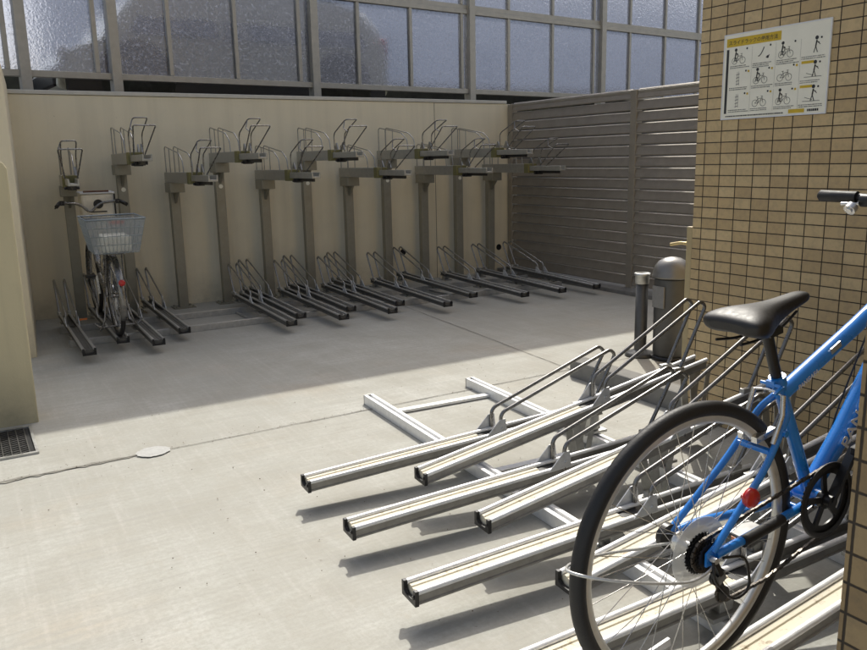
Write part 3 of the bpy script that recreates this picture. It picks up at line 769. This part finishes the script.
# saddle
rings = []
for (x, hw, zt, zb) in ((.190,.052,.510,.488),(.194,.079,.520,.480),(.212,.087,.526,.470),(.240,.083,.529,.457),(.270,.066,.527,.446),(.305,.046,.521,.452),(.35,.032,.515,.464),(.40,.026,.512,.474),(.44,.024,.510,.478),(.464,.020,.506,.481),(.472,.009,.500,.486)):
    ring = []
    for k in range(20):
        a = 2*PI*k/20; cy_, sz_ = math.cos(a), math.sin(a)
        yy = hw*abs(cy_)**.75*(1 if cy_ >= 0 else -1); mid = zt-(zt-zb)*.42
        z = mid + (zt-mid)*abs(sz_)**.8 if sz_ >= 0 else mid - (mid-zb)*abs(sz_)**.6*(.55+.45*min(1,abs(cy_)*1.4+.3))
        ring.append((x, yy, z))
    rings.append(ring)
sd_ = MB().loft(rings); so = sd_.build('saddle', 'leather', bk)
ss = so.modifiers.new('sub', 'SUBSURF'); ss.levels = 1; ss.render_levels = 2
rl = MB()
for s in (-1,1): rl.tube(bend([(.19,s*.035,.462),(.25,s*.024,.448),(.34,s*.022,.446),(.42,s*.012,.468)],.04), .0035, 8)
rl.box((.300,-.03,.44),(.345,.03,.458)); rl.build('saddle_rails', 'black', bk)
# wheels
rw = wheel(bk, (0,0,0), R_w, .019, 32)
cs = MB()
for i, r in enumerate((.030,.034,.038,.042,.046,.050)):
    yv = -.058+.0042*i; n = int(r*620)
    poly = []
    for k in range(n*2):
        a = PI*k/n; rr = r+(.003 if k % 2 else -.0015); poly.append((rr*math.cos(a), rr*math.sin(a)))
    cs.prism(poly, lambda x,z:(x,yv,z), lambda x,z:(x,yv+.0018,z))
cs.build('cassette', 'black', rw)
dsk = MB().lathe([(.030,-.0335),(.088,-.034),(.089,-.0325),(.030,-.032)], 48, (0,0,0), 'y'); 
def mat_clear():
    t = NT('spoke_guard_plastic'); tr = t.n.new('ShaderNodeBsdfTransparent'); mx = t.n.new('ShaderNodeMixShader'); t.set(col=(.8,.82,.82), rough=.2)
    mx.inputs[0].default_value = .45; t.link(tr.outputs[0], mx.inputs[1]); t.link(t.b.outputs[0], mx.inputs[2]); t.link(mx.outputs[0], t.out.inputs[0]); return t.m
M['clear'] = mat_clear()
dsk.build('spoke_guard', 'clear', rw)
MB().cyl((0,.06,0),(0,.076,0),.032,24).build('hub_brake', 'black', rw)
MB().cyl((0,-.085,0),(0,-.068,0),.008,8).build('axle_nut', 'silver', rw); MB().cyl((0,.076,0),(0,.09,0),.008,8).build('axle_nut', 'silver', rw)
MB().box((-.145,.018,-.255),(-.075,.026,-.235),Matrix.Rotation(rad(0),4,'Y')).build('spoke_reflector', 'white', rw)
fw = wheel(bk, (1.15,0,0), R_w, .019, 32)
fk_ = MB().tube([(.94,0,.41),(.965,0,.36)], .017, 14)
for s in (-1,1): fk_.tube(bend([(.965,s*.012,.37),(.975,s*.045,.345),(1.02,s*.05,.25),(1.15,s*.055,0)],.05), [.012]*15+[.009]*0 if False else .011, 12)
fk_.build('fork', 'blue', bk)
# bars
hb = MB().tube(bend([(.985,.31,.612),(1.0,.10,.604),(1.0,-.10,.604),(.985,-.31,.612)],.05), .0125, 14)
hb.build('handlebar', 'black', bk)
MB().tube([(.895,0,.56),(.888,0,.595),(1.0,0,.604)], .0145, 14).build('stem', 'black', bk)
for s in (-1,1):
    gp = MB().tube([(.985,s*.315,.612),(.985,s*.308,.612),(.987,s*.24,.611),(.9885,s*.195,.610)], [.010,.0172,.0162,.0168], 18); gp.build('grip', 'rubber', bk)
    bl = MB().bar((1.012,s*.17,.596),(1.038,s*.19,.584),.012,.010).tube(bend([(1.035,s*.185,.586),(1.06,s*.205,.574),(1.055,s*.29,.570)],.02), .0058, 10)
    bl.build('brake_lever', 'silver', bk)
    MB().cyl((.991,s*.150,.600),(.991,s*.182,.600),.019,16).cyl((1.0,s*.165,.595),(1.02,s*.167,.582),.013,12).build('lever_clamp', 'black', bk)
MB().cyl((.966,.195,.588),(.950,.196,.580),.017,24).cyl((.950,.196,.580),(.946,.196,.578),.009,16).build('bell', 'silver', bk)
# crank
cr = bpy.data.objects.new('crankset', None); col.objects.link(cr); cr.parent = bk; cr.location = BB
n = 46; outer = []
for k in range(n*2):
    a = PI*k/n; rr = .094+(.0025 if k % 2 else -.0025); outer.append((rr*math.cos(a), rr*math.sin(a)))
ck = MB()
inner = [(.072*math.cos(PI*k/n), .072*math.sin(PI*k/n)) for k in range(n*2)]
N = n*2; vs = [(x,-.048,z) for x,z in outer]+[(x,-.048,z) for x,z in inner]+[(x,-.043,z) for x,z in outer]+[(x,-.043,z) for x,z in inner]
fs = []
for k in range(N):
    k2 = (k+1) % N
    fs += [(k,k2,N+k2,N+k),(2*N+k,3*N+k,3*N+k2,2*N+k2),(k,2*N+k,2*N+k2,k2),(N+k,N+k2,3*N+k2,3*N+k)]
ck.add(vs, fs)
for k in range(5):
    a = 2*PI*k/5+.3; ck.bar((.018*math.cos(a),-.046,.018*math.sin(a)),(.075*math.cos(a),-.046,.075*math.sin(a)),.017,.006,(0,1,0))
ck.cyl((0,-.052,0),(0,-.036,0),.024,24)
ck.build('chainring', 'black', cr)
gd = MB().lathe([(.088,-.054),(.103,-.055),(.104,-.051),(.088,-.0505)], 64, (0,0,0), 'y'); gd.build('chain_guard', 'black', cr)
ca = rad(52)
for s in (-1,1):
    d = (math.cos(ca)*s*-1, math.sin(ca)*s*-1)
    MB().bar((0,s*.062,0),(d[0]*.165,s*.072,d[1]*.165),.014,.022,(0,1,0)).cyl((0,s*.05,0),(0,s*.07,0),.018,16).build('crank_arm', 'black', cr)
    pc = (d[0]*.165, s*.12, d[1]*.165)
    pd = MB().box((pc[0]-.045,pc[1]-.04,pc[2]-.012),(pc[0]+.045,pc[1]+.04,pc[2]+.012)); po = pd.build('pedal', 'black', cr, .006)
    MB().box((pc[0]-.047,pc[1]-.02,pc[2]-.007),(pc[0]-.0452,pc[1]+.02,pc[2]+.007)).build('pedal_reflector', 'amber', po)
# chain: top run, lower run through the derailleur
chn = []
def arc(c, r, a0, a1, k=10): return [(c[0]+r*math.cos(a0+(a1-a0)*i/k), c[1]+r*math.sin(a0+(a1-a0)*i/k)) for i in range(k+1)]
path = arc((BB[0],BB[2]), .094, rad(80), rad(-80), 18)
path += [(.20,-.170),(.055,-.155)]
path += arc((.045,-.130), .02, rad(-80), rad(-200), 6)
path += arc((.030,-.075), .02, rad(-60), rad(60), 6)
path += arc((0,0), .040, rad(-60), rad(-270), 14)
ys = -.0455
cm = MB(); P3 = [Vector((x, ys-(.003 if x < .3 else 0), z)) for x, z in path]
# resample into links
tot = [0]
for a, b in zip(P3, P3[1:]+P3[:1]): tot.append(tot[-1]+(b-a).length)
nl = int(tot[-1]/.0127); PP = P3+P3[:1]
def at(d):
    for i in range(len(tot)-1):
        if d <= tot[i+1]: t = (d-tot[i])/max(1e-9, tot[i+1]-tot[i]); return PP[i].lerp(PP[i+1], t)
    return PP[-1]
for i in range(nl):
    a, b = at(tot[-1]*i/nl), at(tot[-1]*(i+.92)/nl)
    if (b-a).length > 1e-4: cm.bar(a, b, .0045 if i % 2 else .007, .0085, (0,1,0) if False else (0,0,1))
cm.build('chain', 'chain', bk)
dr = MB().bar((.006,-.068,-.01),(.018,-.072,-.05),.012,.018,(0,1,0)).bar((.018,-.066,-.045),(.030,-.058,-.078),.026,.022,(0,1,0)).bar((.030,-.054,-.078),(.048,-.054,-.132),.005,.020,(0,1,0)).bar((.030,-.042,-.078),(.048,-.042,-.132),.005,.020,(0,1,0))
dr.cyl((.030,-.053,-.078),(.030,-.043,-.078),.019,14).cyl((.046,-.053,-.130),(.046,-.043,-.130),.019,14)
dr.tube(bend([(-.012,-.085,.004),(-.03,-.10,-.03),(.02,-.105,-.11),(.085,-.10,-.11),(.085,-.095,-.02),(.02,-.085,.0)],.03), .0035, 8)
dr.build('derailleur', 'black', bk)
# rear brake, cables, reflector
br = MB()
for s in (-1,1): br.tube([(.262,s*.046,.182),(.30,s*.048,.245),(.315,s*.042,.29)], .0065, 8).box((.228,s*.020-.008,.190),(.30,s*.020+.008,.206),Matrix.Translation((0,0,0)))
br.tube(bend([(.315,.042,.288),(.318,0,.296),(.315,-.042,.288)],.02), .003, 6); br.build('rear_brake', 'silver', bk)
MB().tube(bend([(.99,.12,.61),(1.05,.05,.66),(.93,.03,.50),(.60,.030,.09),(.43,-.02,-.085)],.08), .0026, 6).build('cables', 'black', bk)
MB().lathe([(0,-.012),(.020,-.012),(.024,-.006),(.024,.004),(0,.006)], 24, (.133,-.078,.105), 'y').box((.123,-.072,.10),(.143,-.058,.11)).build('rear_reflector', 'red', bk)
# lettering
dv = Vector((.935-.60,0,.43-.075)); da = math.atan2(dv.z, dv.x)
o_ = text('down_tube_lettering', 'PANGAEA', .054, (.572,-.0285,.032), (PI/2,-da,0) if False else (PI/2,0,0), 'white', bk, bold=.0010, ext=.0004)
o_.rotation_euler = (Matrix.Rotation(-da,3,'Y') @ Matrix.Rotation(PI/2,3,'X')).to_euler()
ta = math.atan2(.345-.268,.655-.358)
o_ = text('top_tube_lettering', 'PANGAEA', .018, (.40,-.0215,.266), (PI/2,0,0), 'white', bk, ext=.0003, shear=.2)
o_.rotation_euler = (Matrix.Rotation(-ta,3,'Y') @ Matrix.Rotation(PI/2,3,'X')).to_euler()
o_ = MB().box((0,-.0225,0),(.04,-.019,.016)).build('silver_sticker', 'galv', bk); o_.location = (.535,0,.317); o_.rotation_euler = (0,-ta,0)
# thin wire lock looped round wheel and frame, level in the world
lk = MB()
lp = []
for i in range(60):
    a = 2*PI*i/60; lp.append((1.24+.215*math.cos(a), 1.185+.095*math.sin(a)*(1 if math.sin(a) < 0 else .8), .578+.006*math.sin(2*a)-.010*math.cos(a)))
lp = [(x, y, z+.05*max(0,(1.30-x)/.28)) for x,y,z in lp]
lk.tube(lp, .0036, 8, closed=True)
tag(lk.build('wire_lock', 'lockwire'), 'thin pale wire lock looped around the blue bicycle rear wheel', 'bike lock')

# --- city bicycle in the rear row (front wheel towards the wall)
cb = thing('city_bicycle', 'silver city bicycle with rear basket in the shaded rear rack', 'bicycle', (1.06,6.98,.105), (0,rad(-1.5),rad(90)))
r2 = .335; off = r2
wheel(cb, (0,0,r2), r2, .019, 28, 'rubber', 'wire', 'wire'); wheel(cb, (1.08,0,r2), r2, .019, 28, 'rubber', 'wire', 'wire')
f2 = MB()
bb2 = (.45,0,.29)
f2.tube(bend([(.965,0,.66),(.80,0,.42),(.60,0,.33),bb2],.12), .019, 14); f2.tube([bb2,(.33,0,.70)], .0155, 14); f2.tube(bend([(.955,0,.70),(.78,0,.50),(.56,0,.44),(.40,0,.46)],.12), .014, 14)
f2.tube([(.975,0,.63),(.935,0,.78)], .019, 14)
for s in (-1,1):
    f2.tube([(.43,s*.025,.29),(.02,s*.062,r2)], .009, 10); f2.tube([(.36,s*.016,.60),(.01,s*.064,r2+.01)], .007, 10)
    f2.tube([(.985,s*.045,.61),(1.08,s*.052,r2)], .010, 10)
f2.build('frame', 'wire', cb)
fe = MB()
for cx_, a0, a1 in ((0,rad(20),rad(205)),(1.08,rad(-20),rad(150))):
    ra = []
    for i in range(25):
        a = a0+(a1-a0)*i/24; ring = []
        for j in range(7):
            b = -PI/2+PI*j/6; rr = r2+.012+.012*math.cos(b); ring.append((cx_+rr*math.cos(a), .027*math.sin(b), r2+rr*math.sin(a)))
        ra.append(ring)
    fe.loft(ra, True, False, False)
fo = fe.build('mudguard', 'wire', cb); sm_ = fo.modifiers.new('solid','SOLIDIFY'); sm_.thickness = .002
MB().lathe([(0,-.0),(.022,.0),(.026,.008),(.026,.016),(0,.016)], 20, (-.385,0,.50), 'x').build('rear_reflector', 'red', cb)
rc = MB()
for s in (-1,1): rc.tube(bend([(.30,s*.05,.715),(-.26,s*.06,.715)],.03), .006, 8).tube([(-.12,s*.06,.715),(0,s*.075,r2)], .005, 8)
for x in (-.25,-.1,.05,.2): rc.tube([(x,-.06,.715),(x,.06,.715)], .005, 8)
rc.build('rear_carrier', 'wire', cb)
# rear basket
bs = thing('x', None, None); bs.name = 'basket'; bs.parent = cb
top = [(-.37,-.22),(.07,-.22),(.07,.22),(-.37,.22)]; bot = [(-.31,-.165),(.03,-.165),(.03,.165),(-.31,.165)]
zt_, zb_ = 1.0, .73
wm = MB()
def lerp2(t): return [((1-t)*b[0]+t*a[0], (1-t)*b[1]+t*a[1], zb_+(zt_-zb_)*t) for a, b in zip(top, bot)]
for t_ in (0,.25,.5,.75,1):
    q = lerp2(t_); wm.tube(q+[q[0]], .0065 if t_ == 1 else .0028, 6)
for e in range(4):
    for k in range(12):
        u = k/12
        a = [(1-u)*x+u*y for x, y in zip(lerp2(0)[e], lerp2(0)[(e+1) % 4])]; b = [(1-u)*x+u*y for x, y in zip(lerp2(1)[e], lerp2(1)[(e+1) % 4])]
        wm.tube([a,b], .0022, 5, caps=False)
for k in range(9):
    u = -.165+.33*k/8; wm.tube([(-.31,u,zb_),(.03,u,zb_)], .0025, 5)
wm.build('wires', 'basket', bs)
pnl = MB(); q0, q1 = lerp2(.02), lerp2(.96)
for e in range(4): pnl.add([q0[e],q0[(e+1)%4],q1[(e+1)%4],q1[e]], [(0,1,2,3)])
pnl.add(q0, [(0,1,2,3)]); pnl.build('side_panels', 'basket_panel', bs)
MB().box((-.362,-.06,.965),(-.352,.05,.985)).build('name_tag', 'red', bs)
MB().box((-.28,-.12,.735),(-.02,.10,.86)).build('white_box', 'sign_white', bs, .02)  # pale box for the unclear white area inside the basket
# saddle, bars, grips
rings = []
for (x, hw, ztp, zbt) in ((.20,.05,.80,.76),(.23,.095,.815,.745),(.29,.10,.82,.74),(.36,.06,.815,.75),(.43,.03,.81,.765),(.46,.015,.80,.775)):
    rings.append([(x, hw*math.cos(2*PI*k/14), (ztp+zbt)/2+(ztp-zbt)/2*math.sin(2*PI*k/14)) for k in range(14)])
MB().loft(rings).build('saddle', 'leather', cb); MB().tube([(.33,0,.69),(.315,0,.75)], .013, 12).build('seat_post', 'chrome', cb)
MB().tube(bend([(.80,.29,1.035),(.90,.25,1.06),(.955,.08,1.04),(.93,0,.95),(.955,-.08,1.04),(.90,-.25,1.06),(.80,-.29,1.035)],.06), .0115, 12).tube([(.935,0,.78),(.93,0,.94)], .012, 12).build('handlebar', 'wire', cb)
for s in (-1,1):
    MB().tube([(.79,s*.292,1.033),(.88,s*.258,1.056)], .0165, 12).build('grip', 'rubber', cb)
    MB().tube(bend([(.90,s*.25,1.05),(.93,s*.27,1.035),(.84,s*.30,1.015)],.02), .006, 8).box((.885,s*.235-.02,1.035),(.93,s*.235+.02,1.075)).build('brake_lever', 'black', cb)
MB().lathe([(.0,-.05),(.06,-.03),(.075,.0),(.07,.05),(.0,.06)], 20, (1.12,0,.86), 'x').build('headlamp', 'black', cb)
bg_ = thing('x', None, None); bg_.name = 'front_basket'; bg_.parent = cb
MB().prism([(-.22,.90),(.06,.90),(.065,1.12),(-.225,1.12)], lambda y,z:(.985,y,z), lambda y,z:(1.20,y,z)).build('cover', 'bag', bg_, .02)
MB().box((.978,-.23,1.122),(1.21,.07,1.138)).build('cover_rim', 'white', bg_, .005)
MB().cyl((.976,-.08,1.03),(.984,-.08,1.03),.042,24).box((.976,-.15,.955),(.984,-.01,.965)).build('round_emblem', 'ink', bg_)
MB().tube([(.975,-.222,.90),(.975,-.224,1.12)], .008, 6).build('strap', 'black', bg_)
MB().tube([(.985,-.18,1.146),(.985,.04,1.146)], .008, 8).build('trim', 'brown', bg_)
ks = MB()
for s in (-1,1): ks.tube(bend([(.02,s*.075,r2),(-.06,s*.11,.14),(-.03,s*.15,.06)],.05), .007, 8)
ks.tube(bend([(-.03,-.19,.13),(-.04,-.15,.09),(-.04,.15,.09),(-.03,.19,.13)],.03), .008, 8); ks.build('kick_stand', 'wire', cb)
MB().cyl((.45,-.045,.29),(.45,-.055,.29),.075,32).bar((.45,-.06,.29),(.45,-.07,.13),.012,.02,(0,1,0)).bar((.45,.06,.29),(.45,.07,.45),.012,.02,(0,1,0)).build('crank', 'silver', cb)
for s, z in ((-1,.13),(1,.45)):
    MB().box((.41,s*.12-.04,z-.012),(.49,s*.12+.04,z+.012)).build('pedal', 'black', cb, .004)
MB().box((-.02,-.085,.31),(.48,-.060,.40)).build('chain_case', 'black', cb, .01)
MB().box((.30,.20,.10),(.31,.26,.115)).build('pedal_reflector', 'amber', cb)

# ------------------------------------------------------------------ render settings
scene.view_settings.view_transform = 'Standard'; scene.view_settings.look = 'None'; scene.view_settings.exposure = 0; scene.view_settings.gamma = 1
cy = scene.cycles
cy.max_bounces = 10; cy.diffuse_bounces = 5; cy.glossy_bounces = 4; cy.transmission_bounces = 6; cy.transparent_max_bounces = 12
cy.caustics_refractive = False; cy.caustics_reflective = False; cy.sample_clamp_indirect = 6
cy.use_denoising = True
try: cy.denoiser = 'OPENIMAGEDENOISE'
except Exception: pass
